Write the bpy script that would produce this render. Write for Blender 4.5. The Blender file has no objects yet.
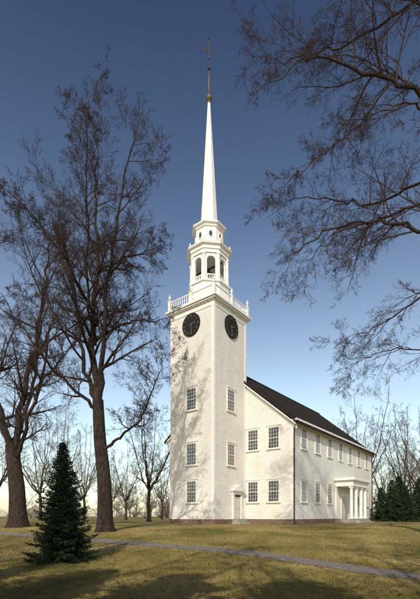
import bpy, math, random
import numpy as np
from mathutils import Vector, Matrix
R = random.Random(11)
scene = bpy.context.scene
COL = scene.collection
EYE = 0.74
F = 398.0

# ------------------------------------------------------------------ terrain
def zg(x, y):
    t = np.clip((np.asarray(y, float) - 10.0) / 23.0, 0, 1)
    s = t * t * (3 - 2 * t)
    fade = np.clip((34 - np.asarray(y, float)) / 8.0, 0, 1)
    und = 0.03 * np.sin(np.asarray(x) * 0.55 + 1.0) * np.sin(np.asarray(y) * 0.48) * fade
    return -0.86 + 0.86 * s + und
def gz(x, y):
    return float(zg(x, y))

# ------------------------------------------------------------------ materials
def mat(name, rough=0.6, spec=0.3):
    m = bpy.data.materials.new(name)
    m.use_nodes = True
    b = m.node_tree.nodes["Principled BSDF"]
    b.inputs["Roughness"].default_value = rough
    b.inputs["Specular IOR Level"].default_value = spec
    return m, m.node_tree.nodes, m.node_tree.links, b
def noise(N, L, scale, detail=6, rough=0.6, vec=None, stretch=None):
    n = N.new("ShaderNodeTexNoise")
    n.inputs["Scale"].default_value = scale
    n.inputs["Detail"].default_value = detail
    n.inputs["Roughness"].default_value = rough
    tc = N.new("ShaderNodeTexCoord")
    src = tc.outputs["Object"]
    if stretch:
        mp = N.new("ShaderNodeMapping")
        mp.inputs["Scale"].default_value = stretch
        L.new(src, mp.inputs["Vector"]); src = mp.outputs["Vector"]
    L.new(src, n.inputs["Vector"])
    return n
def ramp(N, L, fac, stops):
    r = N.new("ShaderNodeValToRGB")
    e = r.color_ramp.elements
    while len(e) > 1: e.remove(e[-1])
    e[0].position, e[0].color = stops[0][0], (*stops[0][1], 1)
    for p, c in stops[1:]:
        k = e.new(p); k.color = (*c, 1)
    L.new(fac, r.inputs["Fac"])
    return r
def mix(N, L, a, b, fac, mode='MIX'):
    m = N.new("ShaderNodeMix"); m.data_type = 'RGBA'; m.blend_type = mode
    for s, k in ((a, 6), (b, 7)):
        if isinstance(s, tuple): m.inputs[k].default_value = (*s, 1)
        else: L.new(s, m.inputs[k])
    if isinstance(fac, (int, float)): m.inputs[0].default_value = fac
    else: L.new(fac, m.inputs[0])
    return m.outputs[2]
def bump(N, L, b, h, strength, dist):
    k = N.new("ShaderNodeBump")
    k.inputs["Strength"].default_value = strength
    k.inputs["Distance"].default_value = dist
    L.new(h, k.inputs["Height"]); L.new(k.outputs["Normal"], b.inputs["Normal"])
def simple(name, c1, c2, scale=3, rough=0.6, spec=0.3, bs=0.2, bd=0.01, stretch=None):
    m, N, L, b = mat(name, rough, spec)
    n = noise(N, L, scale, stretch=stretch)
    r = ramp(N, L, n.outputs["Fac"], [(0.3, c1), (0.7, c2)])
    L.new(r.outputs["Color"], b.inputs["Base Color"])
    if bs: bump(N, L, b, n.outputs["Fac"], bs, bd)
    return m

def paint():
    m, N, L, b = mat("white_painted_clapboard", 0.55, 0.3)
    n1 = noise(N, L, 0.7, 6, 0.65, stretch=(1, 1, 0.35))
    n2 = noise(N, L, 2.0, 5, 0.6, stretch=(0.5, 0.5, 7.5))
    r1 = ramp(N, L, n1.outputs["Fac"], [(0.3, (0.70, 0.68, 0.625)), (0.65, (0.81, 0.79, 0.735))])
    r2 = ramp(N, L, n2.outputs["Fac"], [(0.35, (0.87, 0.86, 0.84)), (0.6, (1, 1, 1))])
    c = mix(N, L, r1.outputs["Color"], r2.outputs["Color"], 1.0, 'MULTIPLY')
    L.new(c, b.inputs["Base Color"])
    return m
M_WALL = paint()
M_TRIM = simple("white_painted_trim", (0.70, 0.68, 0.635), (0.80, 0.785, 0.74), 2.5, 0.45, 0.4, 0.05)
M_DOOR = simple("weathered_door_paint", (0.50, 0.48, 0.43), (0.62, 0.60, 0.55), 2.5, 0.5, 0.4, 0.05)
M_STONE = simple("brownstone_foundation", (0.13, 0.08, 0.06), (0.24, 0.16, 0.12), 6, 0.85, 0.2, 0.4, 0.02)
M_STEP = simple("worn_stone_step", (0.25, 0.22, 0.19), (0.38, 0.35, 0.31), 5, 0.8, 0.2, 0.3)
M_BLACK = simple("black_clock_enamel", (0.014, 0.014, 0.016), (0.026, 0.026, 0.030), 6, 0.8, 0.1, 0)
M_GOLD = simple("dulled_gilding", (0.17, 0.12, 0.06), (0.26, 0.19, 0.09), 8, 0.6, 0.2, 0)
M_BRONZE = simple("tarnished_finial", (0.06, 0.042, 0.025), (0.15, 0.10, 0.05), 5, 0.5, 0.4, 0.05)
M_IRON = simple("dark_iron", (0.03, 0.028, 0.026), (0.06, 0.055, 0.05), 8, 0.6, 0.3, 0)
def glass():
    m, N, L, b = mat("old_window_glass", 0.12, 0.8)
    n = noise(N, L, 1.7, 2)
    r = ramp(N, L, n.outputs["Fac"], [(0.35, (0.025, 0.028, 0.034)), (0.65, (0.085, 0.09, 0.095))])
    L.new(r.outputs["Color"], b.inputs["Base Color"])
    n2 = noise(N, L, 5.0, 2)
    bump(N, L, b, n2.outputs["Fac"], 0.25, 0.02)
    return m
M_GLASS = glass()
def roofm():
    m, N, L, b = mat("dark_shingle_roof", 0.95, 0.05)
    tc = N.new("ShaderNodeTexCoord")
    sx = N.new("ShaderNodeSeparateXYZ"); cb = N.new("ShaderNodeCombineXYZ")
    L.new(tc.outputs["Object"], sx.inputs[0])
    L.new(sx.outputs["X"], cb.inputs["X"]); L.new(sx.outputs["Z"], cb.inputs["Y"])
    br = N.new("ShaderNodeTexBrick")
    br.inputs["Scale"].default_value = 1.0
    br.inputs["Brick Width"].default_value = 0.22
    br.inputs["Row Height"].default_value = 0.11
    br.inputs["Mortar Size"].default_value = 0.012
    br.inputs["Color1"].default_value = (0.026, 0.022, 0.020, 1)
    br.inputs["Color2"].default_value = (0.050, 0.041, 0.035, 1)
    br.inputs["Mortar"].default_value = (0.010, 0.009, 0.008, 1)
    L.new(cb.outputs[0], br.inputs["Vector"])
    n = noise(N, L, 0.8)
    r = ramp(N, L, n.outputs["Fac"], [(0.3, (0.55, 0.55, 0.55)), (0.7, (1.35, 1.25, 1.15))])
    c = mix(N, L, br.outputs["Color"], r.outputs["Color"], 1.0, 'MULTIPLY')
    L.new(c, b.inputs["Base Color"])
    bump(N, L, b, br.outputs["Fac"], -0.4, 0.02)
    return m
M_ROOF = roofm()
def barkm():
    m, N, L, b = mat("grey_brown_bark", 0.95, 0.1)
    n = noise(N, L, 7, 8, 0.7, stretch=(3, 3, 0.45))
    n.inputs["Distortion"].default_value = 0.5
    r = ramp(N, L, n.outputs["Fac"], [(0.36, (0.015, 0.011, 0.009)), (0.5, (0.055, 0.041, 0.033)), (0.66, (0.12, 0.092, 0.074))])
    L.new(r.outputs["Color"], b.inputs["Base Color"])
    bump(N, L, b, n.outputs["Fac"], 1.0, 0.12)
    return m
M_BARK = barkm()
M_TWIG = simple("bare_twig_bark", (0.036, 0.025, 0.021), (0.074, 0.051, 0.043), 3, 0.9, 0.1, 0)
M_TWIG2 = simple("haze_tinted_brown_twigs", (0.11, 0.09, 0.078), (0.20, 0.165, 0.14), 3, 0.9, 0.1, 0)  # paler than the near twigs: distance haze painted into the colour
def needlem(nm, k):
    m, N, L, b = mat(nm, 0.7, 0.15)
    g = N.new("ShaderNodeNewGeometry")
    q = lambda c: tuple(v*k for v in c)
    r = ramp(N, L, g.outputs["Random Per Island"], [(0, q((0.010, 0.026, 0.014))), (0.6, q((0.024, 0.046, 0.024))), (1, q((0.05, 0.078, 0.04)))])
    n = noise(N, L, 1.6, 3)
    r2 = ramp(N, L, n.outputs["Fac"], [(0.35, (0.6, 0.6, 0.6)), (0.65, (1.3, 1.25, 1.1))])
    L.new(mix(N, L, r.outputs["Color"], r2.outputs["Color"], 1, 'MULTIPLY'), b.inputs["Base Color"])
    return m
M_NEEDLE = needlem("dark_spruce_needles", 0.95)
M_NEEDLE2 = needlem("haze_lightened_yew_needles", 1.25)  # needle green lifted to paint in background haze
def lawn(name, blades):
    m, N, L, b = mat(name, 0.9, 0.1)
    a = noise(N, L, 0.22, 5, 0.6)
    a.inputs["Distortion"].default_value = 0.6
    c0 = ramp(N, L, a.outputs["Fac"], [(0.34, (0.15, 0.145, 0.045)), (0.48, (0.28, 0.225, 0.080)), (0.64, (0.42, 0.325, 0.145))])
    if blades:
        g = N.new("ShaderNodeNewGeometry")
        r = ramp(N, L, g.outputs["Random Per Island"], [(0, (0.50, 0.64, 0.45)), (0.5, (1.0, 1.0, 0.9)), (1, (1.5, 1.35, 1.2))])
    else:
        f = noise(N, L, 14, 8, 0.8)
        r = ramp(N, L, f.outputs["Fac"], [(0.3, (0.42, 0.42, 0.38)), (0.7, (1.2, 1.15, 1.05))])
        f2 = noise(N, L, 3, 5, 0.7)
        bump(N, L, b, f2.outputs["Fac"], 0.6, 0.08)
    L.new(mix(N, L, c0.outputs["Color"], r.outputs["Color"], 1, 'MULTIPLY'), b.inputs["Base Color"])
    return m
M_LAWN = lawn("dormant_lawn", False)
M_BLADE = lawn("grass_blade", True)
M_PATH = simple("grey_path_paving", (0.16, 0.135, 0.115), (0.28, 0.245, 0.21), 6, 0.9, 0.15, 0.4, 0.01)
def leafm():
    m, N, L, b = mat("fallen_leaf", 0.8, 0.2)
    g = N.new("ShaderNodeNewGeometry")
    r = ramp(N, L, g.outputs["Random Per Island"], [(0, (0.07, 0.035, 0.018)), (0.6, (0.17, 0.09, 0.04)), (1, (0.28, 0.18, 0.09))])
    L.new(r.outputs["Color"], b.inputs["Base Color"]); return m
M_LEAF = leafm()

# ------------------------------------------------------------------ mesh builder
class MB:
    def __init__(s): s.v = []; s.f = []; s.m = []
    def add(s, vs, fs, mi=0):
        o = len(s.v); s.v.extend(vs)
        for f in fs: s.f.append(tuple(i + o for i in f)); s.m.append(mi)
    def box(s, a, b, mi=0):
        x0, y0, z0 = a; x1, y1, z1 = b
        s.add([(x0,y0,z0),(x1,y0,z0),(x1,y1,z0),(x0,y1,z0),(x0,y0,z1),(x1,y0,z1),(x1,y1,z1),(x0,y1,z1)],
              [(0,3,2,1),(4,5,6,7),(0,1,5,4),(1,2,6,5),(2,3,7,6),(3,0,4,7)], mi)
    def hexa(s, p, mi=0):
        s.add(p, [(0,3,2,1),(4,5,6,7),(0,1,5,4),(1,2,6,5),(2,3,7,6),(3,0,4,7)], mi)
    def lathe(s, prof, n, cx=0, cy=0, ph=0.0, mi=0, cap=True):
        vs = []; fs = []
        for r, z in prof:
            for k in range(n):
                a = ph + 2*math.pi*k/n
                vs.append((cx + r*math.cos(a), cy + r*math.sin(a), z))
        for j in range(len(prof)-1):
            for k in range(n):
                fs.append((j*n+k, j*n+(k+1)%n, (j+1)*n+(k+1)%n, (j+1)*n+k))
        if cap:
            fs.append(tuple(range(n-1, -1, -1)))
            fs.append(tuple((len(prof)-1)*n+k for k in range(n)))
        s.add(vs, fs, mi)
    def tube(s, pts, rad, n, mi=0):
        vs = []; fs = []
        prev = None
        for i, p in enumerate(pts):
            d = (pts[min(i+1, len(pts)-1)] - pts[max(i-1, 0)])
            if prev is None or n > 3:
                if prev is None: a = d.cross(Vector((0.31, 0.2, 0.93)))
                else: a = prev - d*(prev.dot(d)/max(d.length_squared, 1e-9))
                if a.length < 1e-6: a = d.cross(Vector((1, 0, 0)))
                a.normalize(); prev = a
                b = d.cross(a); b.normalize()
            r = rad[i]
            for k in range(n):
                t = 2*math.pi*k/n
                q = p + a*(math.cos(t)*r) + b*(math.sin(t)*r)
                vs.append((q.x, q.y, q.z))
        for j in range(len(pts)-1):
            for k in range(n):
                fs.append((j*n+k, j*n+(k+1)%n, (j+1)*n+(k+1)%n, (j+1)*n+k))
        s.add(vs, fs, mi)
    def obj(s, name, mats, parent=None, smooth=False):
        me = bpy.data.meshes.new(name)
        me.from_pydata(s.v, [], s.f)
        for m in mats: me.materials.append(m)
        if len(mats) > 1: me.polygons.foreach_set("material_index", s.m)
        if smooth: me.polygons.foreach_set("use_smooth", [True]*len(s.f))
        me.update()
        return link(name, me, parent)
def link(name, data, parent=None):
    o = bpy.data.objects.new(name, data)
    COL.objects.link(o)
    if parent: o.parent = parent
    return o
def top(o, label, cat, group=None):
    o["label"] = label; o["category"] = cat
    if group: o["group"] = group

# ------------------------------------------------------------------ ground
def grid():
    t = np.linspace(-1, 1, 181)
    xs = np.sign(t)*np.abs(t)**2.6*700
    u = np.linspace(-1, 1, 221)
    ys = 20 + np.sign(u)*np.abs(u)**2.4*np.where(u > 0, 900, 200)
    X, Y = np.meshgrid(xs, ys)
    Z = zg(X, Y)
    V = np.stack([X, Y, Z], -1).reshape(-1, 3)
    nx, ny = len(xs), len(ys)
    fs = [(j*nx+i, j*nx+i+1, (j+1)*nx+i+1, (j+1)*nx+i) for j in range(ny-1) for i in range(nx-1)]
    me = bpy.data.meshes.new("ground"); me.from_pydata(V.tolist(), [], fs)
    me.materials.append(M_LAWN); me.polygons.foreach_set("use_smooth", [True]*len(fs)); me.update()
    o = link("ground", me); o["kind"] = "structure"; return o
grid()

def catmull(P, n):
    out = []
    P = [P[0]] + list(P) + [P[-1]]
    for i in range(1, len(P)-2):
        for k in range(n):
            t = k/n
            a, b, c, d = P[i-1], P[i], P[i+1], P[i+2]
            out.append(0.5*((2*b) + (c-a)*t + (2*a-5*b+4*c-d)*t*t + (3*b-a-3*c+d)*t*t*t))
    out.append(P[-2]); return out
path_c = catmull([Vector(p) for p in [(-34,31,0),(-22,27.5,0),(-12.7,24,0),(-5,19.8,0),(1.4,15.6,0),(5.2,10.6,0),(7.4,6.5,0),(9.5,0,0),(10.5,-8,0)]], 16)
def strip(name, cl, w, off, m):
    mb = MB(); vs = []; fs = []
    K = 5
    for i, p in enumerate(cl):
        d = (cl[min(i+1, len(cl)-1)] - cl[max(i-1, 0)]).normalized()
        n = Vector((-d.y, d.x, 0))
        for k in range(K):
            q = p + n*(w*(k/(K-1)-0.5) + (R.uniform(-.06, .06) if k in (0, K-1) else 0))
            vs.append((q.x, q.y, gz(q.x, q.y)+off))
    for i in range(len(cl)-1):
        for k in range(K-1):
            fs.append((i*K+k+1, i*K+k, (i+1)*K+k, (i+1)*K+k+1))
    mb.add(vs, fs); o = mb.obj(name, [m]); o["kind"] = "structure"; return o
strip("path", path_c, 1.1, 0.018, M_PATH)

# ------------------------------------------------------------------ grass blades, leaves
def path_dist(x, y):
    P = np.array([(p.x, p.y) for p in path_c])
    best = np.full(x.shape, 1e9)
    for i in range(len(P)):
        best = np.minimum(best, (x-P[i, 0])**2 + (y-P[i, 1])**2)
    return np.sqrt(best)
def scatter(name, N, kind, m):
    rs = np.random.RandomState(5 if kind == 'g' else 9)
    y = 1/(1/6.3 + rs.rand(N)*(1/30.0-1/6.3))
    x = (rs.rand(N)*2-1)*(0.54*y+2.5)
    ok = path_dist(x, y) > ((0.46+.18*rs.rand(N)) if kind == 'g' else 0.2)
    x, y = x[ok], y[ok]; n = len(x)
    z = zg(x, y)
    a = rs.rand(n)*2*np.pi
    if kind == 'g':
        w = 0.0035*np.maximum(y/7, 1)*(.7+.6*rs.rand(n)); h = (.018+.036*rs.rand(n))*(1+0.012*y)
        dx, dy = np.cos(a)*w, np.sin(a)*w
        b = rs.rand(n)*2*np.pi; l = h*(.3+.8*rs.rand(n))
        V = np.stack([np.stack([x-dx, y-dy, z-.004], -1), np.stack([x+dx, y+dy, z-.004], -1),
                      np.stack([x+np.cos(b)*l, y+np.sin(b)*l, z+h], -1)], 1).reshape(-1, 3)
        k = 3
    else:
        s = .03+.035*rs.rand(n)
        pts = []
        for q, f in ((0, 1), (1.35, .6), (3.14, 1.0), (4.9, .55)):
            pts.append(np.stack([x+np.cos(a+q)*s*f, y+np.sin(a+q)*s*f, z+.03+rs.rand(n)*.03], -1))
        V = np.stack(pts, 1).reshape(-1, 3); k = 4
    me = bpy.data.meshes.new(name)
    me.vertices.add(n*k); me.vertices.foreach_set("co", V.astype(np.float32).ravel())
    me.loops.add(n*k); me.loops.foreach_set("vertex_index", np.arange(n*k, dtype=np.int32))
    me.polygons.add(n); me.polygons.foreach_set("loop_start", np.arange(0, n*k, k, dtype=np.int32))
    me.materials.append(m); me.update(calc_edges=True); me.validate()
    o = link(name, me); o["kind"] = "stuff"; return o
scatter("grass", 230000, 'g', M_BLADE)
scatter("fallen_leaves", 2200, 'l', M_LEAF)

# ------------------------------------------------------------------ CHURCH
W = 5.15; G = 5.05; LN = 24.0; Z0 = 0.45
church = link("church", None)
ang = math.atan2(0.789, 0.614)
church.location = (0.352, 35.0, 0.0); church.rotation_euler = (0, 0, ang)
top(church, "white clapboard New England meetinghouse with tall steeple on the lawn", "church")

def clap(mb, o, u, nrm, zlo, zhi, lf, rf, ex=0.135):
    z = zlo
    while z < zhi-1e-4:
        zt = min(z+ex, zhi)
        def P(s, zz, off): return (o[0]+u[0]*s+nrm[0]*off, o[1]+u[1]*s+nrm[1]*off, zz)
        b = R.uniform(0.020, 0.027)
        l0, r0, l1, r1 = lf(z), rf(z), lf(zt), rf(zt)
        mb.add([P(l0, z, b), P(r0, z, b), P(r1, zt, .002), P(l1, zt, .002), P(l0, z, -.01), P(r0, z, -.01)],
               [(0, 1, 2, 3), (4, 5, 1, 0)])
        z = zt
EAVE = 9.35; SL = 0.84
y0, y1 = -G, W+G; yc = W/2; HALF = (y1-y0)/2
x0, x1 = W, W+LN
mb = MB()
def gl(z): return 0.0 if z <= EAVE else (z-EAVE)/SL
def gr(z): return 2*HALF if z <= EAVE else 2*HALF-(z-EAVE)/SL
ZR = EAVE+HALF*SL
clap(mb, (x0, y1), (0, -1), (-1, 0), Z0, ZR-.05, gl, gr)
clap(mb, (x1, y0), (0, 1), (1, 0), Z0, ZR-.05, gl, gr)
clap(mb, (x0, y0), (1, 0), (0, -1), Z0, EAVE, lambda z: 0, lambda z: LN)
clap(mb, (x1, y1), (-1, 0), (0, 1), Z0, EAVE, lambda z: 0, lambda z: LN)
nave = mb.obj("wall", [M_WALL], church)
mb = MB()
mb.box((x0-.06, y0-.06, -0.4), (x1+.06, y1+.06, Z0))
mb.box((-.06, -.06, -0.4), (x0-.06, W+.06, Z0))
mb.obj("foundation", [M_STONE], church)
for cx, sx in ((x0, -1), (x1, 1)):
    for cy, sy in ((y0, -1), (y1, 1)):
        mb = MB()
        xa, xb = sorted((cx+sx*.045, cx-sx*.26)); ya, yb = sorted((cy+sy*.045, cy-sy*.26))
        mb.box((xa, ya, Z0+.002), (xb, yb, EAVE-.45))
        mb.obj("corner_board", [M_TRIM], church)
mb = MB()
for sy, cy in ((-1, y0), (1, y1)):
    a, b = sorted((cy, cy+sy*.05)); mb.box((x0-.05, a, EAVE-.45), (x1+.05, b, EAVE-.02))
    a, b = sorted((cy+sy*.053, cy+sy*.16)); mb.box((x0-.08, a, EAVE-.20), (x1+.08, b, EAVE-.04))
    a, b = sorted((cy, cy+sy*.46)); mb.box((x0-.30, a, EAVE-.037), (x1+.30, b, EAVE+.09))
    a, b = sorted((cy+sy*.463, cy+sy*.53)); mb.box((x0-.33, a, EAVE-.02), (x1+.33, b, EAVE+.15))
    k = x0+.2
    while k < x1:
        a, b = sorted((cy+sy*.163, cy+sy*.27)); mb.box((k, a, EAVE-.15), (k+.12, b, EAVE-.04)); k += .42
for sx, cx in ((-1, x0), (1, x1)):
    for sy, cy in ((-1, y0), (1, y1)):
        for (o1, o2, d1, d2) in ((.0, .06, .48, .10), (.063, .32, .14, .02)):
            xa, xb = sorted((cx+sx*o1, cx+sx*o2))
            ye = cy+sy*.40; ze = EAVE-.40*SL
            zb, zt = ze-d1+.05, ze-d2+.07
            zr = ZR
            p = [(xa, ye, zb), (xb, ye, zb), (xb, yc, zr-d1+.05), (xa, yc, zr-d1+.05),
                 (xa, ye, zt), (xb, ye, zt), (xb, yc, zr-d2+.07), (xa, yc, zr-d2+.07)]
            if sy < 0: p = [p[3], p[2], p[1], p[0], p[7], p[6], p[5], p[4]]
            mb.hexa(p)
mb.obj("cornice", [M_TRIM], church)
mb = MB()
for sy, cy in ((-1, y0), (1, y1)):
    ye = cy+sy*.62; ze = EAVE-.62*SL+.32; zr = ZR+.32
    p = [(x0-.38, ye, ze-.14), (x1+.38, ye, ze-.14), (x1+.38, yc, zr-.14), (x0-.38, yc, zr-.14),
         (x0-.38, ye, ze), (x1+.38, ye, ze), (x1+.38, yc, zr), (x0-.38, yc, zr)]
    mb.hexa(p)
mb.box((x0-.4, yc-.10, ZR+.30), (x1+.4, yc+.10, ZR+.37))
mb.obj("roof", [M_ROOF], church)

# --- windows
WW, WH = 1.12, 1.98
def window_meshes():
    g = MB(); g.box((-WW/2, -.035, 0), (WW/2, -.028, WH))
    f = MB()
    c = .13
    f.box((-WW/2-c, -.085, -.02), (-WW/2, -.0, WH+.0)); f.box((WW/2, -.085, -.02), (WW/2+c, 0, WH))
    f.box((-WW/2-c, -.088, WH+.001), (WW/2+c, 0, WH+.14))
    f.box((-WW/2-c-.06, -.15, WH+.141), (WW/2+c+.06, 0, WH+.21))
    s = .045
    f.box((-WW/2, -.07, WH/2-.03), (WW/2, -.036, WH/2+.03))
    f.box((-WW/2, -.066, 0), (-WW/2+s, -.036, WH/2-.031)); f.box((WW/2-s, -.066, 0), (WW/2, -.036, WH/2-.031))
    f.box((-WW/2, -.066, WH/2+.031), (-WW/2+s, -.036, WH)); f.box((WW/2-s, -.066, WH/2+.031), (WW/2, -.036, WH))
    f.box((-WW/2+s, -.066, 0), (WW/2-s, -.036, .06)); f.box((-WW/2+s, -.066, WH-.045), (WW/2-s, -.036, WH))
    m = .010
    for k in range(1, 4):
        x = -WW/2 + WW*k/4
        f.box((x-m, -.056, .06), (x+m, -.0362, WH/2-.031)); f.box((x-m, -.056, WH/2+.031), (x+m, -.0362, WH-.045))
    for k in (1, 2, 4, 5):
        z = WH*k/6
        f.box((-WW/2+s, -.054, z-m), (WW/2-s, -.0364, z+m))
    l = MB(); l.box((-WW/2-c-.05, -.16, -.10), (WW/2+c+.05, 0, -.021))
    out = []
    for nm, mbx, mt in (("window", g, M_GLASS), ("frame", f, M_TRIM), ("sill", l, M_TRIM)):
        me = bpy.data.meshes.new(nm); me.from_pydata(mbx.v, [], mbx.f); me.materials.append(mt); me.update(); out.append(me)
    return out
WM = window_meshes()
def add_window(x, y, z, rot, sc=1.0):
    g = link("window", WM[0], church); g.location = (x, y, z); g.rotation_euler = (0, 0, rot); g.scale = (sc, 1, sc)
    link("frame", WM[1], g); link("sill", WM[2], g)
RA = -math.pi/2
for zc in (11.45, 6.4, 2.95):
    add_window(-.0, W/2, zc-WH/2, RA)
for zc in (11.45, 6.4):
    add_window(W/2, 0, zc-WH/2, 0)
for zc in (8.05, 3.05):
    for yy in (-.85, -3.1):
        add_window(x0, yy, zc-WH/2, RA)
    add_window(x0, 8.3, zc-WH/2, RA)
tx = [2.25, 5.5, 8.75, 12, 15.25, 18.5, 21.75]
for t in tx: add_window(x0+t, y0, 8.05-WH/2, 0)
for i, t in enumerate(tx):
    if i in (3, 4): continue
    add_window(x0+t, y0, 3.05-WH/2, 0)
mb = MB()
pts = [Vector((x0+.0, y0-.45, EAVE-.05)), Vector((x0-.02, y0-.3, EAVE-.35)), Vector((x0+.0, y0-.13, EAVE-.7)), Vector((x0+.0, y0-.13, 5)), Vector((x0, y0-.13, 0.35)), Vector((x0, y0-.3, .12))]
mb.tube(pts, [.065]*6, 8); 
for z in (2, 4.4, 6.8): mb.box((x0-.09, y0-.21, z), (x0+.09, y0-.05, z+.05))
mb.obj("downpipe", [M_IRON], church)
mb = MB()
pts = [Vector((x1-.1, y0-.45, EAVE-.05)), Vector((x1-.1, y0-.13, EAVE-.7)), Vector((x1-.1, y0-.13, 0.35))]
mb.tube(pts, [.055]*3, 8); mb.obj("downpipe", [M_IRON], church)

# --- tower
TT = 19.75
mb = MB()
for o, u, nn in (((0, W), (0, -1), (-1, 0)), ((0, 0), (1, 0), (0, -1)), ((W, 0), (0, 1), (1, 0)), ((W, W), (-1, 0), (0, 1))):
    clap(mb, o, u, nn, Z0, TT, lambda z: 0, lambda z: W)
tower = mb.obj("tower", [M_WALL], church)
for cx, sx in ((0, -1), (W, 1)):
    for cy, sy in ((0, -1), (W, 1)):
        mb = MB()
        xa, xb = sorted((cx+sx*.05, cx-sx*.27)); ya, yb = sorted((cy+sy*.05, cy-sy*.27))
        if cx == W and cy == 0: xb = W+.04
        mb.box((xa, ya, Z0+.002), (xb, yb, TT-.4))
        mb.obj("corner_board", [M_TRIM], tower)
mb = MB()
def ring(o, za, zb): mb.box((-o, -o, za), (W+o, W+o, zb))
ring(.06, TT-.4, TT); ring(.13, TT, TT+.12); ring(.30, TT+.12, TT+.26); ring(.42, TT+.26, TT+.40); ring(.36, TT+.40, TT+.46)
for s in np.arange(.0, W, .36):
    mb.box((s, -.22, TT+.03), (s+.14, -.132, TT+.12)); mb.box((-.22, s, TT+.03), (-.132, s+.14, TT+.12))
mb.obj("cornice", [M_TRIM], tower)
TD = TT+.46
mb = MB()
urn = [(0.02,0),(.12,.0),(.12,.05),(.05,.10),(.07,.16),(.16,.32),(.17,.42),(.10,.52),(.05,.58),(.06,.64),(.01,.80)]
e = .10
pos = [-e, W/2, W+e]
for i, px_ in enumerate(pos):
    for j, py_ in enumerate(pos):
        if i == 1 and j == 1: continue
        mb.box((px_-.12, py_-.12, TD), (px_+.12, py_+.12, TD+1.03)); mb.box((px_-.16, py_-.16, TD+1.03), (px_+.16, py_+.16, TD+1.10))
        mb.lathe([(r*.8, z*.8+TD+1.10) for r, z in urn], 10, px_, py_)
for a in range(2):
    for c in (-e, W+e):
        for (s0, s1) in ((-e+.121, W/2-.121), (W/2+.121, W+e-.121)):
            for (za, zb, w) in ((.12, .19, .05), (.87, .95, .065)):
                if a == 0: mb.box((s0, c-w, TD+za), (s1, c+w, TD+zb))
                else: mb.box((c-w, s0, TD+za), (c+w, s1, TD+zb))
            nb = 9
            for q in range(nb):
                s = s0+(s1-s0)*(q+.5)/nb
                cx, cy = (s, c) if a == 0 else (c, s)
                mb.lathe([(.04, TD+.19), (.026, TD+.3), (.05, TD+.45), (.026, TD+.7), (.04, TD+.87)], 6, cx, cy, cap=False)
mb.obj("balustrade", [M_TRIM], tower)
def clock_mesh():
    mb = MB()
    RR = 1.0; n = 48
    def disc(r0, r1, ya, yb, mi):
        vs = []; fs = []
        for r, y in ((r0, ya), (r1, ya), (r1, yb), (r0, yb)):
            for k in range(n):
                a = 2*math.pi*k/n; vs.append((r*math.cos(a), y, r*math.sin(a)))
        for q in range(4):
            for k in range(n):
                fs.append((q*n+k, q*n+(k+1)%n, ((q+1)%4)*n+(k+1)%n, ((q+1)%4)*n+k))
        mb.add(vs, fs, mi)
    disc(.001, RR, -.09, -.0, 0); disc(RR, RR+.035, -.12, 0, 0)
    def stroke(ax, az, bx, bz, w, y=-.095):
        d = Vector((bx-ax, 0, bz-az)); nrm = Vector((-d.z, 0, d.x)).normalized()*w/2
        P = [(ax+nrm.x, y, az+nrm.z), (ax-nrm.x, y, az-nrm.z), (bx-nrm.x, y, bz-nrm.z), (bx+nrm.x, y, bz+nrm.z)]
        Q = [(p[0], -.088, p[2]) for p in P]
        mb.hexa(P+Q, 1)
    rom = ["XII","I","II","III","IIII","V","VI","VII","VIII","IX","X","XI"]
    for h, txt in enumerate(rom):
        th = math.radians(90-30*h)
        wd = {'I': .055, 'V': .12, 'X': .12}
        tot = sum(wd[c] for c in txt); cur = -tot/2
        er = (math.cos(th), math.sin(th)); et = (math.sin(th), -math.cos(th))
        def T(u, v):
            rr = .82+v; return rr*er[0]+u*et[0], rr*er[1]+u*et[1]
        for c in txt:
            w = wd[c]; m = cur+w/2; hh = .10
            L = {'I': [((m, -hh), (m, hh))], 'V': [((m-.045, hh), (m, -hh)), ((m+.045, hh), (m, -hh))], 'X': [((m-.045, hh), (m+.045, -hh)), ((m+.045, hh), (m-.045, -hh))]}[c]
            for k, (a, b) in enumerate(L):
                stroke(*T(*a), *T(*b), .018, -.095-.001*k)
            cur += w
    def hand(deg, ln, w, y):
        th = math.radians(90-deg); e = (math.cos(th), math.sin(th))
        stroke(-e[0]*.18, -e[1]*.18, e[0]*ln, e[1]*ln, w, y)
    hand(75, .5, .045, -.105); hand(175, .8, .035, -.11)
    me = bpy.data.meshes.new("clock"); me.from_pydata(mb.v, [], mb.f)
    for m in (M_BLACK, M_GOLD): me.materials.append(m)
    me.polygons.foreach_set("material_index", mb.m); me.update(); return me
CM = clock_mesh()
for (x, y, r) in ((-.025, W/2, RA), (W/2, -.025, 0)):
    c = link("clock", CM, tower); c.location = (x, y, 18.3); c.rotation_euler = (0, 0, r)
    c["label"] = "round black clock face with dull gilded numerals"
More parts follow.
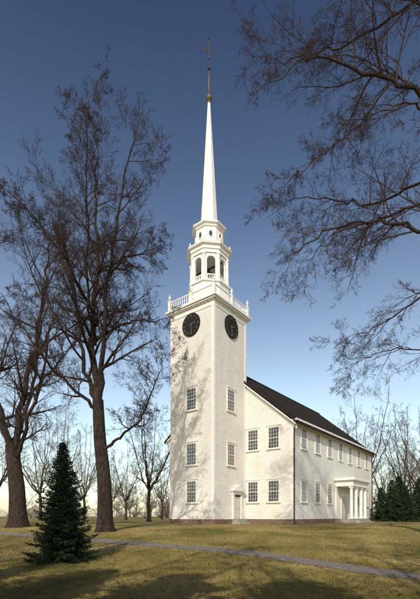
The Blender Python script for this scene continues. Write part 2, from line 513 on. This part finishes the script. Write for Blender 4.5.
# tower door
mb = MB()
dx = 3.55
mb.box((dx-.55, -.06, Z0), (dx+.55, -.03, Z0+2.0), 1)
for (a, b, c, d) in ((-.45, -.06, .15, .85), (.06, .45, .15, .85), (-.45, -.06, 1.0, 1.85), (.06, .45, 1.0, 1.85)):
    mb.box((dx+a, -.085, Z0+c), (dx+b, -.061, Z0+d), 1)
mb.box((dx-.55, -.05, Z0+2.06), (dx+.55, -.03, Z0+2.3), 2); mb.box((dx-.55, -.10, Z0+2.0), (dx+.55, -.03, Z0+2.059), 0)
mb.box((dx-.80, -.16, Z0), (dx-.551, 0, Z0+2.3), 0); mb.box((dx+.551, -.16, Z0), (dx+.80, 0, Z0+2.3), 0)
mb.box((dx-.85, -.20, Z0+2.301), (dx+.85, 0, Z0+2.62), 0)
mb.box((dx-1.02, -.42, Z0+2.621), (dx+1.02, 0, Z0+2.73), 0)
mb.add([(dx-1.02, -.40, Z0+2.731), (dx+1.02, -.40, Z0+2.731), (dx, -.40, Z0+3.25), (dx-1.02, 0, Z0+2.731), (dx+1.02, 0, Z0+2.731), (dx, 0, Z0+3.25)],
       [(0, 1, 2), (3, 5, 4), (0, 2, 5, 3), (1, 4, 5, 2)], 0)
mb.obj("door", [M_TRIM, M_DOOR, M_GLASS], tower)
mb = MB(); mb.box((dx-.95, -1.0, -.1), (dx+.95, -.07, .2)); mb.box((dx-.8, -.65, .201), (dx+.8, -.071, .42)); mb.obj("step", [M_STEP], church)

# belfry
PH = math.pi/8
mb = MB(); cx = cy = W/2
def octp(prof, mi=0): mb.lathe(prof, 8, cx, cy, PH, mi)
RB = 1.96
octp([(RB+.14, TD), (RB+.14, TD+.3), (RB+.02, TD+.36), (RB+.02, 22.40), (RB+.16, 22.47), (RB+.16, 22.63), (RB+.05, 22.67)])
zc0, zc1 = 22.67, 25.2
for k in range(8):
    a = PH+k*math.pi/4
    qx, qy = cx+1.8*math.cos(a), cy+1.8*math.sin(a)
    mb.lathe([(.20, zc0), (.20, zc0+.12), (.14, zc0+.16), (.155, zc0+.5), (.125, zc1-.3), (.14, zc1-.2), (.20, zc1-.12), (.20, zc1)], 12, qx, qy)
    b = PH+(k+1)*math.pi/4
    A = Vector((cx+1.70*math.cos(a), cy+1.70*math.sin(a), 0)); B = Vector((cx+1.70*math.cos(b), cy+1.70*math.sin(b), 0))
    u = (B-A).normalized(); nn = Vector((u.y, -u.x, 0))
    Lw = (B-A).length; ha = Lw/2-.25; mid = (A+B)/2; spring = zc1-.26-ha; ns = 12
    up = []
    for q in range(ns+1):
        t = math.pi*q/ns; s = -ha*math.cos(t); z = spring+ha*math.sin(t); up.append((s, z))
    P = lambda s, z, o: tuple(mid+u*s+nn*o+Vector((0, 0, z)))
    for q in range(len(up)-1):
        (s0, za), (s1, zb) = up[q], up[q+1]
        vs = [P(s0, za, .10), P(s1, zb, .10), P(s1, zc1, .10), P(s0, zc1, .10), P(s0, za, -.10), P(s1, zb, -.10), P(s1, zc1, -.10), P(s0, zc1, -.10)]
        mb.add(vs, [(0, 1, 2, 3), (5, 4, 7, 6), (4, 5, 1, 0)])
    for s0, s1 in ((-ha-.20, -ha), (ha, ha+.20)):
        vs = [P(s0, zc0, .09), P(s1, zc0, .09), P(s1, zc1, .09), P(s0, zc1, .09), P(s0, zc0, -.09), P(s1, zc0, -.09), P(s1, zc1, -.09), P(s0, zc1, -.09)]
        mb.add(vs, [(0, 1, 2, 3), (5, 4, 7, 6), (4, 0, 3, 7), (1, 5, 6, 2)])
    vs = [P(-ha, zc0+.55, .04), P(ha, zc0+.55, .04), P(ha, zc0+.63, .04), P(-ha, zc0+.63, .04), P(-ha, zc0+.55, -.04), P(ha, zc0+.55, -.04), P(ha, zc0+.63, -.04), P(-ha, zc0+.63, -.04)]
    mb.add(vs, [(0, 1, 2, 3), (5, 4, 7, 6), (4, 5, 1, 0), (3, 2, 6, 7)])
    for q in range(4):
        p = mid+u*(-ha+2*ha*(q+.5)/4); mb.lathe([(.035, zc0), (.05, zc0+.2), (.03, zc0+.55)], 6, p.x, p.y, cap=False)
octp([(1.92, zc1), (1.92, zc1+.28), (2.02, zc1+.32), (2.02, zc1+.55), (2.22, zc1+.68), (2.28, zc1+.82), (2.22, zc1+.88), (1.65, zc1+1.1)])
for k in range(8):
    a = PH+k*math.pi/4
    mb.lathe([(r*.55, z*.6+zc1+.87) for r, z in urn], 8, cx+2.05*math.cos(a), cy+2.05*math.sin(a))
zu = zc1+1.1
octp([(1.60, zu), (1.60, zu+.16), (1.42, zu+.22), (1.38, zu+1.60), (1.50, zu+1.67), (1.50, zu+1.80), (1.68, zu+1.90), (1.72, zu+2.03), (1.4, zu+2.11), (1.1, zu+2.25), (.94, zu+2.45)])
belfry = mb.obj("belfry", [M_TRIM], tower)
for k in range(8):
    mb = MB()
    a = k*math.pi/4; ap = 1.405*math.cos(PH)+.012
    d = Vector((math.cos(a), math.sin(a), 0)); u = Vector((-d.y, d.x, 0)); c = Vector((cx, cy, zu+.93))+d*ap
    m = 20
    def el_(o_, ra, rb): return [tuple(c+d*o_+u*(ra*math.cos(2*math.pi*q/m))+Vector((0, 0, rb*math.sin(2*math.pi*q/m)))) for q in range(m)]
    mb.add([tuple(c)]+el_(0, .16, .28), [(0, 1+q, 1+(q+1)%m) for q in range(m)], 1)
    mb.add(el_(0, .16, .28)+el_(.05, .16, .28)+el_(.05, .22, .35)+el_(-.05, .22, .35), [(j*m+q, j*m+(q+1)%m, (j+1)*m+(q+1)%m, (j+1)*m+q) for j in range(3) for q in range(m)], 0)
    mb.obj("louvre", [M_TRIM, M_IRON], tower)
mb = MB(); mb.lathe([(.62, 23.3), (.60, 23.35), (.45, 23.6), (.36, 24.0), (.30, 24.3), (.12, 24.45), (.03, 24.6)], 20, cx, cy); mb.box((cx-.05, cy-1.6, 24.6), (cx+.05, cy+1.6, 24.75)); mb.obj("bell", [M_IRON], tower, smooth=False)
# spire
mb = MB(); zs = zu+2.45
octp([(.97, zs), (.97, zs+.16), (.86, zs+.22), (.84, zs+.4), (.12, 40.9), (.0, 40.91)])
spire = mb.obj("spire", [M_TRIM], church)
mb = MB()
mb.lathe([(.12, 40.8), (.20, 40.86), (.11, 40.92), (.18, 41.0), (.28, 41.12), (.32, 41.28), (.28, 41.44), (.16, 41.58), (.08, 41.7), (.10, 42.3), (.08, 43.4), (.04, 44.1)], 16, cx, cy)
mb.obj("finial", [M_BRONZE], spire, smooth=True)
mb = MB()
mb.lathe([(.04, 44.0), (.03, 46.9), (.0, 47.1)], 8, cx, cy)
def sph(c, r):
    prof = [(max(r*math.sin(math.pi*k/8), .001), c[2]-r*math.cos(math.pi*k/8)) for k in range(9)]
    mb.lathe(prof, 10, c[0], c[1])
sph((cx, cy, 44.15), .17); sph((cx, cy, 47.1), .09); sph((cx, cy, 45.1), .10)
u = Vector((0.80, -0.60, 0)); w = Vector((.60, .80, 0))
def VP(s, z, o=0): return tuple(Vector((cx, cy, 0))+u*s+w*o+Vector((0, 0, z)))
def plate(poly):
    n = len(poly); vs = [VP(s, z, .015) for s, z in poly]+[VP(s, z, -.015) for s, z in poly]
    mb.add(vs, [tuple(range(n)), tuple(range(2*n-1, n-1, -1))]+[(i, i+n, (i+1)%n+n, (i+1)%n) for i in range(n)])
plate([(-.55, 45.77), (.45, 45.77), (.45, 45.82), (-.55, 45.82)])
plate([(.42, 45.68), (.68, 45.79), (.42, 45.90)])
plate([(-.7, 45.6), (-.25, 45.7), (-.25, 45.9), (-.7, 46.0), (-.55, 45.8)])
plate([(-.18, 46.3), (-.08, 46.38), (-.03, 46.6), (.03, 46.6), (.08, 46.38), (.18, 46.3), (.08, 46.22), (.03, 46.0), (-.03, 46.0), (-.08, 46.22)])
mb.obj("weathervane", [M_IRON], spire)

# --- portico
pt0, pt1, pp = x0+10.3, x0+15.7, 2.0
mb = MB()
PZ = 4.85
mb.box((pt0, y0-pp, PZ-.85), (pt1, y0-.05, PZ-.35))
mb.box((pt0-.08, y0-pp-.08, PZ-.35), (pt1+.08, y0-.05, PZ-.22))
mb.box((pt0-.28, y0-pp-.28, PZ-.22), (pt1+.28, y0-.05, PZ-.02))
mb.box((pt0-.2, y0-pp-.2, PZ-.02), (pt1+.2, y0-.05, PZ+.06))
k = pt0
while k < pt1: mb.box((k, y0-pp-.2, PZ-.31), (k+.1, y0-pp-.082, PZ-.22)); k += .3
portico = mb.obj("portico", [M_TRIM], church)
colm = MB(); colm.box((-.24, -.24, 0), (.24, .24, .12))
colm.lathe([(.22, .12), (.22, .2), (.185, .24), (.19, 1.0), (.155, 3.25), (.2, 3.3), (.2, 3.36)], 20); colm.box((-.22, -.22, 3.36), (.22, .22, 3.55))
cme = bpy.data.meshes.new("column"); cme.from_pydata(colm.v, [], colm.f); cme.materials.append(M_TRIM); cme.update()
for t in (.3, 1.85, 3.55, 5.1):
    c = link("column", cme, portico); c.location = (pt0+t, y0-pp+.28, .45)
for t in (.25, 5.15):
    mb = MB(); mb.box((pt0+t-.18, y0-.16, .45), (pt0+t+.18, y0-.03, PZ-.85)); mb.obj("pilaster", [M_TRIM], portico)
mb = MB(); mb.box((pt0-.1, y0-pp-.1, -.3), (pt1+.1, y0-.07, .45)); mb.box((pt0+.6, y0-pp-.5, -.3), (pt1-.6, y0-pp-.101, .3)); mb.box((pt0+.6, y0-pp-.9, -.3), (pt1-.6, y0-pp-.501, .15)); mb.obj("step", [M_STEP], portico)
mb = MB(); xm = (pt0+pt1)/2
for s in (-1, 1):
    a, b = sorted((xm, xm+s*.75)); mb.box((a+.01, -0.06+y0, .45), (b-.01, y0-.03, 2.8), 1)
    for (za, zb) in ((.65, 1.3), (1.45, 2.65)): mb.box((a+.12, y0-.08, za), (b-.12, y0-.061, zb), 1)
mb.box((xm-.95, y0-.12, .45), (xm-.76, y0, 3.0)); mb.box((xm+.76, y0-.12, .45), (xm+.95, y0, 3.0)); mb.box((xm-1.1, y0-.16, 3.001), (xm+1.1, y0, 3.3))
mb.obj("door", [M_TRIM, M_DOOR], portico)

# ------------------------------------------------------------------ TREES
def px(pX, pY, d): return Vector(((pX-210)*d/F, d, EYE+(516-pY)*d/F))
class Tree:
    def __init__(s, seed, droop=0.0, up=0.25, rmin=.006, wig=.13):
        s.t = MB(); s.c = MB(); s.R = random.Random(seed); s.droop = droop; s.up = up; s.rmin = rmin; s.wig = wig
    def put(s, pts, rad):
        r = rad[0]
        if r > .07: s.t.tube(pts, rad, 9 if r > .2 else 6)
        else: s.c.tube(pts, rad, 4 if r > .025 else 3)
    def rv(s): return Vector((s.R.gauss(0, 1), s.R.gauss(0, 1), s.R.gauss(0, 1)))
    def kids(s, pts, rad, length, lvl, t0):
        cfg = s.cfg
        if lvl >= len(cfg): return
        n, ratio, a0, a1 = cfg[lvl]
        n = max(1, int(n*s.R.uniform(.75, 1.25)+.5))
        m = len(pts)-1
        for i in range(n):
            t = t0+(1-t0)*(i+s.R.random())/n
            f = t*m; k = min(int(f), m-1); q = f-k
            p = pts[k].lerp(pts[k+1], q); r = rad[k]*(1-q)+rad[k+1]*q
            d = (pts[k+1]-pts[k]).normalized()
            side = d.cross(s.rv()).normalized()
            a = math.radians(s.R.uniform(a0, a1))
            nd = d*math.cos(a)+side*math.sin(a)
            ln = length*ratio*s.R.uniform(.55, 1.25)*(1.08-.6*t)
            s.branch(p, nd, ln, max(r*.6, s.rmin), lvl+1)
    def branch(s, p, d, ln, r, lvl):
        seg = (7, 6, 5, 4, 3, 2)[min(lvl, 5)]
        pts = [p]; rad = [r]; st = ln/seg
        wig = s.wig if lvl < 4 else s.wig*1.3
        for i in range(seg):
            d = (d+s.rv()*wig+Vector((0, 0, s.up*.35-s.droop*.35*(i/seg))))
            d.normalize()
            p = p+d*st; pts.append(p); rad.append(max(r*(1-.8*(i+1)/seg), s.rmin*.55))
        s.put(pts, rad); s.kids(pts, rad, ln, lvl, .15)
    def limb(s, P, r0, r1, t0=.15, lvl=0, jit=.16):
        C = catmull(P, 5)
        C = [C[0]]+[c+s.rv()*jit*(r0*.5+.35) for c in C[1:]]
        n = len(C)-1
        rad = [r0+(r1-r0)*(i/n)**.8 for i in range(n+1)]
        s.put(C, rad)
        L = sum((C[i+1]-C[i]).length for i in range(n))
        s.kids(C, rad, L, lvl, t0)
    def trunk(s, P, rads):
        C = catmull(P, 6); n = len(C)-1; rad = []
        for i in range(n+1):
            f = i/n*(len(rads)-1); k = min(int(f), len(rads)-2); rad.append(rads[k]+(rads[k+1]-rads[k])*(f-k))
        vs0 = len(s.t.v)
        s.t.tube(C, rad, 20)
        b = P[0]
        for i in range(vs0, len(s.t.v)):
            x, y, z = s.t.v[i]; h = z-b.z
            k = 1+.55*math.exp(-max(h, 0)/.45)*(1+.35*math.sin(5*math.atan2(y-b.y, x-b.x)))
            if h < 2.0: s.t.v[i] = (b.x+(x-b.x)*k, b.y+(y-b.y)*k, z)
    def finish(s, label, origin, m2=None, group=None):
        e = link("tree", None); e.location = origin
        ox, oy, oz = origin
        for mbx, nm, mt in ((s.t, "trunk", M_BARK), (s.c, "crown", m2 or M_TWIG)):
            mbx.v = [(x-ox, y-oy, z-oz) for x, y, z in mbx.v]
            mbx.obj(nm, [mt], e, smooth=True)
        top(e, label, "tree", group); return e

d = 25.0; T = Tree(3, up=.14, rmin=.0058, wig=.105)
T.cfg = [(17, .33, 34, 70), (10, .50, 30, 62), (7, .55, 28, 58), (4, .62, 25, 52), (3, .65, 25, 48)]
def L3(lst): return [px(a, b, d)+Vector((0, o, 0)) for a, b, o in lst]
base = px(105, 532, d); base.z = gz(base.x, base.y)-.1
T.trunk([base]+L3([(104, 480, 0), (100, 440, 0), (98, 400, 0)]), [.46, .42, .38, .33])
T.limb(L3([(98, 402, 0), (92, 360, .2), (93, 305, .3), (98, 250, 0), (98, 195, -.3), (97, 160, -.3)]), .28, .02, .2)
T.limb(L3([(99, 415, 0), (106, 375, -.8), (112, 320, -1.5), (122, 260, -2), (133, 206, -2.2), (144, 172, -2.5)]), .21, .015)
T.limb(L3([(98, 405, 0), (84, 375, .8), (72, 320, 1.6), (60, 260, 2), (50, 212, 2.4), (40, 180, 2.6)]), .19, .015)
T.limb(L3([(101, 452, 0), (120, 440, -.6), (138, 430, -1.3), (152, 412, -1.8), (162, 390, -2.2), (168, 368, -2.5)]), .12, .012, .3)
T.limb(L3([(94, 340, 0), (112, 318, 1.2), (132, 304, 2.2), (150, 298, 2.8), (166, 294, 3.2)]), .12, .012)
T.limb(L3([(98, 412, 0), (80, 395, -1), (58, 372, -2), (38, 342, -2.6), (24, 318, -3)]), .13, .012)
T.limb(L3([(93, 310, 0), (74, 275, -1.5), (54, 250, -2.6), (34, 234, -3.4)]), .11, .012)
T.limb(L3([(95, 275, 0), (118, 240, 1.8), (138, 220, 3), (158, 206, 3.6)]), .11, .012)
T.limb(L3([(94, 325, 0), (92, 282, 3), (84, 232, 5), (76, 185, 6)]), .13, .012)
T.limb(L3([(95, 345, 0), (102, 305, -3), (112, 252, -5), (114, 200, -6)]), .12, .012)
T.finish("tall bare deciduous tree with forked brown trunk on the lawn", base)

d = 29.0; T = Tree(8, up=.16, rmin=.0068, wig=.105)
T.cfg = [(14, .34, 32, 66), (9, .50, 30, 62), (7, .55, 28, 58), (4, .6, 25, 52), (2, .65, 25, 48)]
base = px(18, 527, d); base.z = gz(base.x, base.y)-.1
T.trunk([base]+L3([(17, 490, 0), (14, 465, 0), (12, 445, 0)]), [.62, .55, .5, .46])
T.limb(L3([(13, 455, 0), (22, 400, 0), (34, 335, .5), (40, 290, .5), (46, 250, .5), (50, 225, 0)]), .27, .02)
T.limb(L3([(12, 455, 0), (2, 400, -1), (-5, 335, -1.5), (-2, 280, -2), (6, 235, -2)]), .27, .02)
T.limb(L3([(16, 460, 0), (34, 430, -1.2), (52, 390, -2), (64, 345, -2.4), (70, 310, -2.6)]), .18, .015)
T.limb(L3([(12, 450, 0), (-14, 400, 1), (-34, 350, 1.5), (-50, 280, 2)]), .20, .02)
T.limb(L3([(14, 440, 0), (16, 370, 3), (18, 305, 4), (20, 255, 5)]), .20, .02)
T.limb(L3([(22, 400, 0), (42, 360, 2), (60, 325, 3), (76, 300, 4)]), .12, .012)
T.finish("broad bare deciduous tree with thick low-forking trunk on the lawn", base)

d = 15.5; T = Tree(21, up=.0, droop=.20, rmin=.0040, wig=.11)
T.cfg = [(15, .33, 30, 66), (9, .50, 28, 60), (7, .56, 28, 56), (4, .62, 25, 50), (2, .65, 22, 46)]
base = px(520, 540, d); base.z = gz(base.x, base.y)-.1
T.trunk([base]+L3([(517, 450, 0), (510, 360, 0), (505, 290, 0), (495, 220, 0)]), [.55, .48, .42, .36, .3])
T.limb(L3([(495, 225, 0), (462, 150, 0), (425, 108, -.3), (385, 92, -.4), (345, 72, -.3), (306, 58, 0), (274, 58, .3)]), .16, .010, .25)
T.limb(L3([(385, 92, -.4), (362, 118, .2), (330, 138, .6), (300, 156, .9), (272, 176, 1.2)]), .05, .008, .15)
T.limb(L3([(503, 280, 0), (465, 225, 1), (425, 196, 1.5), (392, 188, 1.8), (355, 190, 2), (318, 206, 2.2), (292, 224, 2.4)]), .12, .010, .25)
T.limb(L3([(506, 310, 0), (470, 270, -1), (430, 252, -1.5), (395, 246, -1.8), (358, 256, -2), (324, 272, -2.2), (300, 290, -2.2)]), .10, .008, .25)
T.limb(L3([(508, 350, 0), (475, 345, .5), (440, 338, 1), (405, 336, 1.2), (378, 343, 1.4), (354, 356, 1.5)]), .07, .008, .3)
T.limb(L3([(495, 225, 0), (470, 120, -.5), (445, 50, -1), (420, -10, -1), (385, -60, -1)]), .19, .02, .3)
T.limb(L3([(450, 70, -.8), (410, 42, -1.6), (370, 24, -2), (330, 12, -2.2), (294, 10, -2.4), (262, 22, -2.4)]), .09, .008, .15)
T.limb(L3([(430, 110, 0), (398, 130, -1), (372, 150, -1.6), (345, 170, -2), (318, 186, -2.3)]), .05, .008, .1)
T.limb(L3([(425, 10, -1), (390, -5, 1), (350, -12, 2), (310, -8, 2.6), (275, 4, 3)]), .08, .008, .1)
T.limb(L3([(462, 150, 0), (430, 148, 2), (400, 140, 3.2), (370, 120, 4), (335, 104, 4.6), (300, 100, 5)]), .08, .008, .2)
T.limb(L3([(490, 240, 0), (455, 262, 2), (425, 280, 3), (395, 292, 3.6), (365, 305, 4)]), .07, .008, .2)
T.limb(L3([(500, 250, 0), (530, 170, 0), (560, 90, 0), (580, 20, 0)]), .25, .03)
T.finish("large bare tree with long arching reddish-brown overhanging branches", base)

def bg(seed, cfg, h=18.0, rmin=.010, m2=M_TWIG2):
    T = Tree(seed, up=.2, rmin=rmin, wig=.11); T.cfg = cfg
    T.trunk([Vector((0, 0, -.2)), Vector((.1, 0, h*.12)), Vector((0, .1, h*.25))], [.27, .22, .19])
    n = 7
    for i in range(n):
        a = 2*math.pi*i/n+T.R.uniform(-.3, .3); s = T.R.uniform(.18, .36)*h*(0.25 if i == 0 else 1)
        hh = h*T.R.uniform(.7, .95) if i else h
        D = Vector((math.cos(a), math.sin(a), 0))
        T.limb([Vector((0, .1, h*.22)), D*s*.35+Vector((0, 0, h*T.R.uniform(.34, .42))), D*s*.75+Vector((0, 0, h*.62)), D*s+Vector((0, 0, hh))], .12, .02, .1)
    out = []
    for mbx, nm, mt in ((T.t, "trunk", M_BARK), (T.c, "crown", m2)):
        me = bpy.data.meshes.new(nm); me.from_pydata(mbx.v, [], mbx.f); me.materials.append(mt)
        me.polygons.foreach_set("use_smooth", [True]*len(mbx.f)); me.update(); out.append(me)
    return out, T
cfgb = [(10, .34, 30, 62), (7, .48, 30, 60), (5, .54, 28, 60), (4, .58, 25, 60)]
VAR = [bg(31, cfgb)[0], bg(32, cfgb)[0], bg(33, cfgb)[0]]
spots = [(149, 50, 17.5), (126, 72, 15), (84, 66, 16), (60, 52, 15), (40, 66, 19), (-4, 46, 17), (162, 84, 16), (112, 92, 17), (72, 96, 17), (362, 78, 25), (348, 92, 22), (404, 66, 19), (422, 58, 17), (386, 88, 19), (412, 84, 20), (262, 85, 21), (440, 70, 22)]
def place_bg(i, X, Y, h, label, grp):
    e = link("tree", None); e.location = (X, Y, gz(X, Y)); e.rotation_euler = (0, 0, R.uniform(0, 6.28)); s = h/18; e.scale = (s*R.uniform(.9, 1.1), s, s)
    v = VAR[i % 3]; link("trunk", v[0], e); link("crown", v[1], e); top(e, label, "tree", grp)
for i, (p, dd, h) in enumerate(spots):
    place_bg(i, (p-210)*dd/F, dd, h, "bare deciduous tree standing beyond the church lawn", "bare trees around the church")
for i, (X, Y, h) in enumerate([(1.0, -9, 19), (-9, -8, 21), (5.0, -12, 22), (9, -7, 20), (-13, -3, 21)]):  # added behind the camera, out of view, to throw branch shadows on the lawn
    place_bg(i+1, X, Y, h, "unseen bare deciduous tree added to cast branch shadows over the lawn", "bare trees around the church")

# distant woods as one mass: bare trees with brushy undergrowth
_, TW = bg(51, [(7, .36, 30, 60), (6, .46, 30, 60), (5, .5, 28, 60)], 13.0, .03)
vt = np.array(TW.t.v+TW.c.v); ft = TW.t.f+[tuple(i+len(TW.t.v) for i in f) for f in TW.c.f]
ft = np.array(ft, dtype=np.int64)
VV = []; FF = []; o = 0
for i in range(210):
    brush = i >= 90
    X = -115+R.random()*270; Y = R.uniform(110, 185)
    a = R.uniform(0, 6.28); s = R.uniform(.6, 1.15) if not brush else R.uniform(.38, .6)
    fl = 1.0 if not brush else 1.9
    c, sn = math.cos(a)*s*fl, math.sin(a)*s*fl
    v = np.stack([vt[:, 0]*c-vt[:, 1]*sn+X, vt[:, 0]*sn+vt[:, 1]*c+Y, vt[:, 2]*s*R.uniform(.8, 1.1)-(1.3 if brush else 0)], -1)
    VV.append(v); FF.append(ft+o); o += len(vt)
VV = np.concatenate(VV); FF = np.concatenate(FF)
me = bpy.data.meshes.new("woods"); n = len(FF)
me.vertices.add(len(VV)); me.vertices.foreach_set("co", VV.astype(np.float32).ravel())
me.loops.add(n*4); me.loops.foreach_set("vertex_index", FF.astype(np.int32).ravel())
me.polygons.add(n); me.polygons.foreach_set("loop_start", np.arange(0, n*4, 4, dtype=np.int32))
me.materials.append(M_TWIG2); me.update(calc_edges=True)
wo = link("woods", me); wo["kind"] = "stuff"

# conifers
def conifer(seed, h, r, nb=420, needles=34, shape=1.0, nl=.06, lo=.68, hi=1.12, mt_n=None):
    rr = random.Random(seed); t = MB(); c = MB()
    t.tube([Vector((0, 0, -.1)), Vector((.02, 0, h*.5)), Vector((0, 0, h*1.0))], [h*.016, h*.009, .006], 8)
    for i in range(nb):
        f = (i+rr.random())/nb
        z = h*(.03+.93*f**1.1)
        g = (1-z/h)
        ln = r*(g**shape*.98+.02)*rr.uniform(lo, hi)
        a = i*2.399+rr.uniform(-.3, .3)
        D = Vector((math.cos(a), math.sin(a), 0)); el = -.10+.45*(z/h)
        pts = []; p = Vector((0, 0, z)); seg = 5
        for k in range(seg+1):
            pts.append(p.copy()); e2 = el+.40*k/seg-.25*(1-k/seg)
            p = p+(D*math.cos(e2)+Vector((0, 0, math.sin(e2))))*ln/seg
        t.tube(pts, [.012*h/4*(1-.16*k)*(.4+g) for k in range(seg+1)], 3)
        S = Vector((-D.y, D.x, 0))
        nn = int(needles*(.25+ln/r))
        sc = .45+.55*min(1, g*2.5)
        for q in range(nn):
            u = rr.random()**.7; ff = u*seg; k = min(int(ff), seg-1); b = pts[k].lerp(pts[k+1], ff-k)
            side = rr.choice((-1, 1)); tl = ln*.34*(1.1-u)*rr.uniform(.5, 1.1)+nl*.4
            dv = (S*side*rr.uniform(.3, 1.1)+D*rr.uniform(.4, 1.0)+Vector((0, 0, rr.uniform(-.45, .35)))).normalized()
            m = 3
            for w in range(m):
                bb = b+dv*tl*(w/m); dd2 = (dv+Vector((rr.uniform(-.5, .5), rr.uniform(-.5, .5), rr.uniform(-.4, .5)))).normalized()
                e = bb+dd2*(tl/m+nl*sc); n3 = dd2.cross(Vector((rr.uniform(-1, 1), rr.uniform(-1, 1), rr.uniform(-.2, 1)))).normalized()*nl*.17
                mm = bb.lerp(e, .45)
                c.add([tuple(bb), tuple(mm+n3), tuple(e), tuple(mm-n3)], [(0, 1, 2, 3)])
    out = []
    for mbx, nm, mt in ((t, "trunk", M_BARK), (c, "crown", mt_n or M_NEEDLE)):
        me = bpy.data.meshes.new(nm); me.from_pydata(mbx.v, [], mbx.f); me.materials.append(mt); me.update(); out.append(me)
    return out
CA = conifer(5, 4.35, 1.34, 480, 46, .92, .065, .5, 1.15)
def place_con(v, X, Y, s, label, group=None, sxy=1.0):
    e = link("evergreen_tree", None); e.location = (X, Y, gz(X, Y)-.02); e.scale = (s*sxy, s*sxy, s); e.rotation_euler = (0, 0, R.uniform(0, 6))
    link("trunk", v[0], e); link("crown", v[1], e); top(e, label, "evergreen tree", group); return e
place_con(CA, (63-210)*13.6/F, 13.6, .97, "small dark green spruce standing alone on the lawn")
CB = conifer(6, 6.0, 2.1, 360, 26, .8, .15, .45, 1.25, M_NEEDLE2)
for p, dd, s, w in ((381, 54, .8, 1.0), (392, 52, .95, .9), (405, 50, .78, 1.15), (419, 51, .95, 1.0), (399, 62, 1.2, .9), (432, 50, 1.0, 1.1)):
    place_con(CB, (p-210)*dd/F, dd, s, "dense dark evergreen in the planting beyond the lawn", group="evergreens around the church grounds", sxy=w)
for X, Y, s in ((-5.4, -.6, 1.45), (-3.3, -3.6, 1.7), (-7.6, 1.6, 1.3), (-.9, -5.8, 1.85), (-9.8, 3.2, 1.25)):  # unseen shadow casters beside and behind the camera, added to darken the foreground
    place_con(CB, X, Y, s, "tall dense unseen evergreen added to shade the near lawn", group="evergreens around the church grounds", sxy=1.05)

# ------------------------------------------------------------------ LIGHT
sun_dir = Vector((-0.19, -0.982, 0)).normalized()
el = math.radians(34)
S = Vector((sun_dir.x*math.cos(el), sun_dir.y*math.cos(el), math.sin(el)))
sl = bpy.data.lights.new("sun", 'SUN'); sl.energy = 3.6; sl.angle = math.radians(.5); sl.color = (1, .925, .80)
so = link("sun", sl); so.rotation_euler = S.to_track_quat('Z', 'Y').to_euler(); so.location = (0, 0, 60)
w = bpy.data.worlds.new("World"); scene.world = w; w.use_nodes = True
N = w.node_tree.nodes; L = w.node_tree.links
sky = N.new("ShaderNodeTexSky"); sky.sky_type = 'NISHITA'; sky.sun_disc = False
sky.sun_elevation = el; sky.sun_rotation = math.atan2(S.x, S.y)
sky.air_density = 1.0; sky.dust_density = 1.0; sky.ozone_density = 2.0
tc = N.new("ShaderNodeTexCoord"); sp = N.new("ShaderNodeSeparateXYZ"); L.new(tc.outputs["Generated"], sp.inputs[0])
r = ramp(N, L, sp.outputs["Z"], [(0.0, (1.9, 1.75, 1.5)), (0.15, (2.4, 2.1, 1.7)), (0.30, (2.35, 2.0, 1.65)), (0.46, (1.7, 1.5, 1.32)), (0.62, (1.0, .97, .97)), (0.79, (.55, .57, .65)), (1.0, (.45, .45, .55))])
cc = mix(N, L, sky.outputs[0], r.outputs["Color"], 1.0, 'MULTIPLY')
bgN = N["Background"]; bgN.inputs["Strength"].default_value = .115
L.new(cc, bgN.inputs["Color"])
scene.view_settings.view_transform = 'Standard'; scene.view_settings.look = 'None'; scene.view_settings.exposure = 0

cam = bpy.data.cameras.new("camera"); co = link("camera", cam)
co.location = (0, 0, EYE); co.rotation_euler = (math.pi/2, 0, 0)
cam.sensor_width = 36; cam.lens = F/599*36; cam.shift_y = (516-299.5)/599; cam.clip_end = 3000; cam.clip_start = .1
scene.camera = co
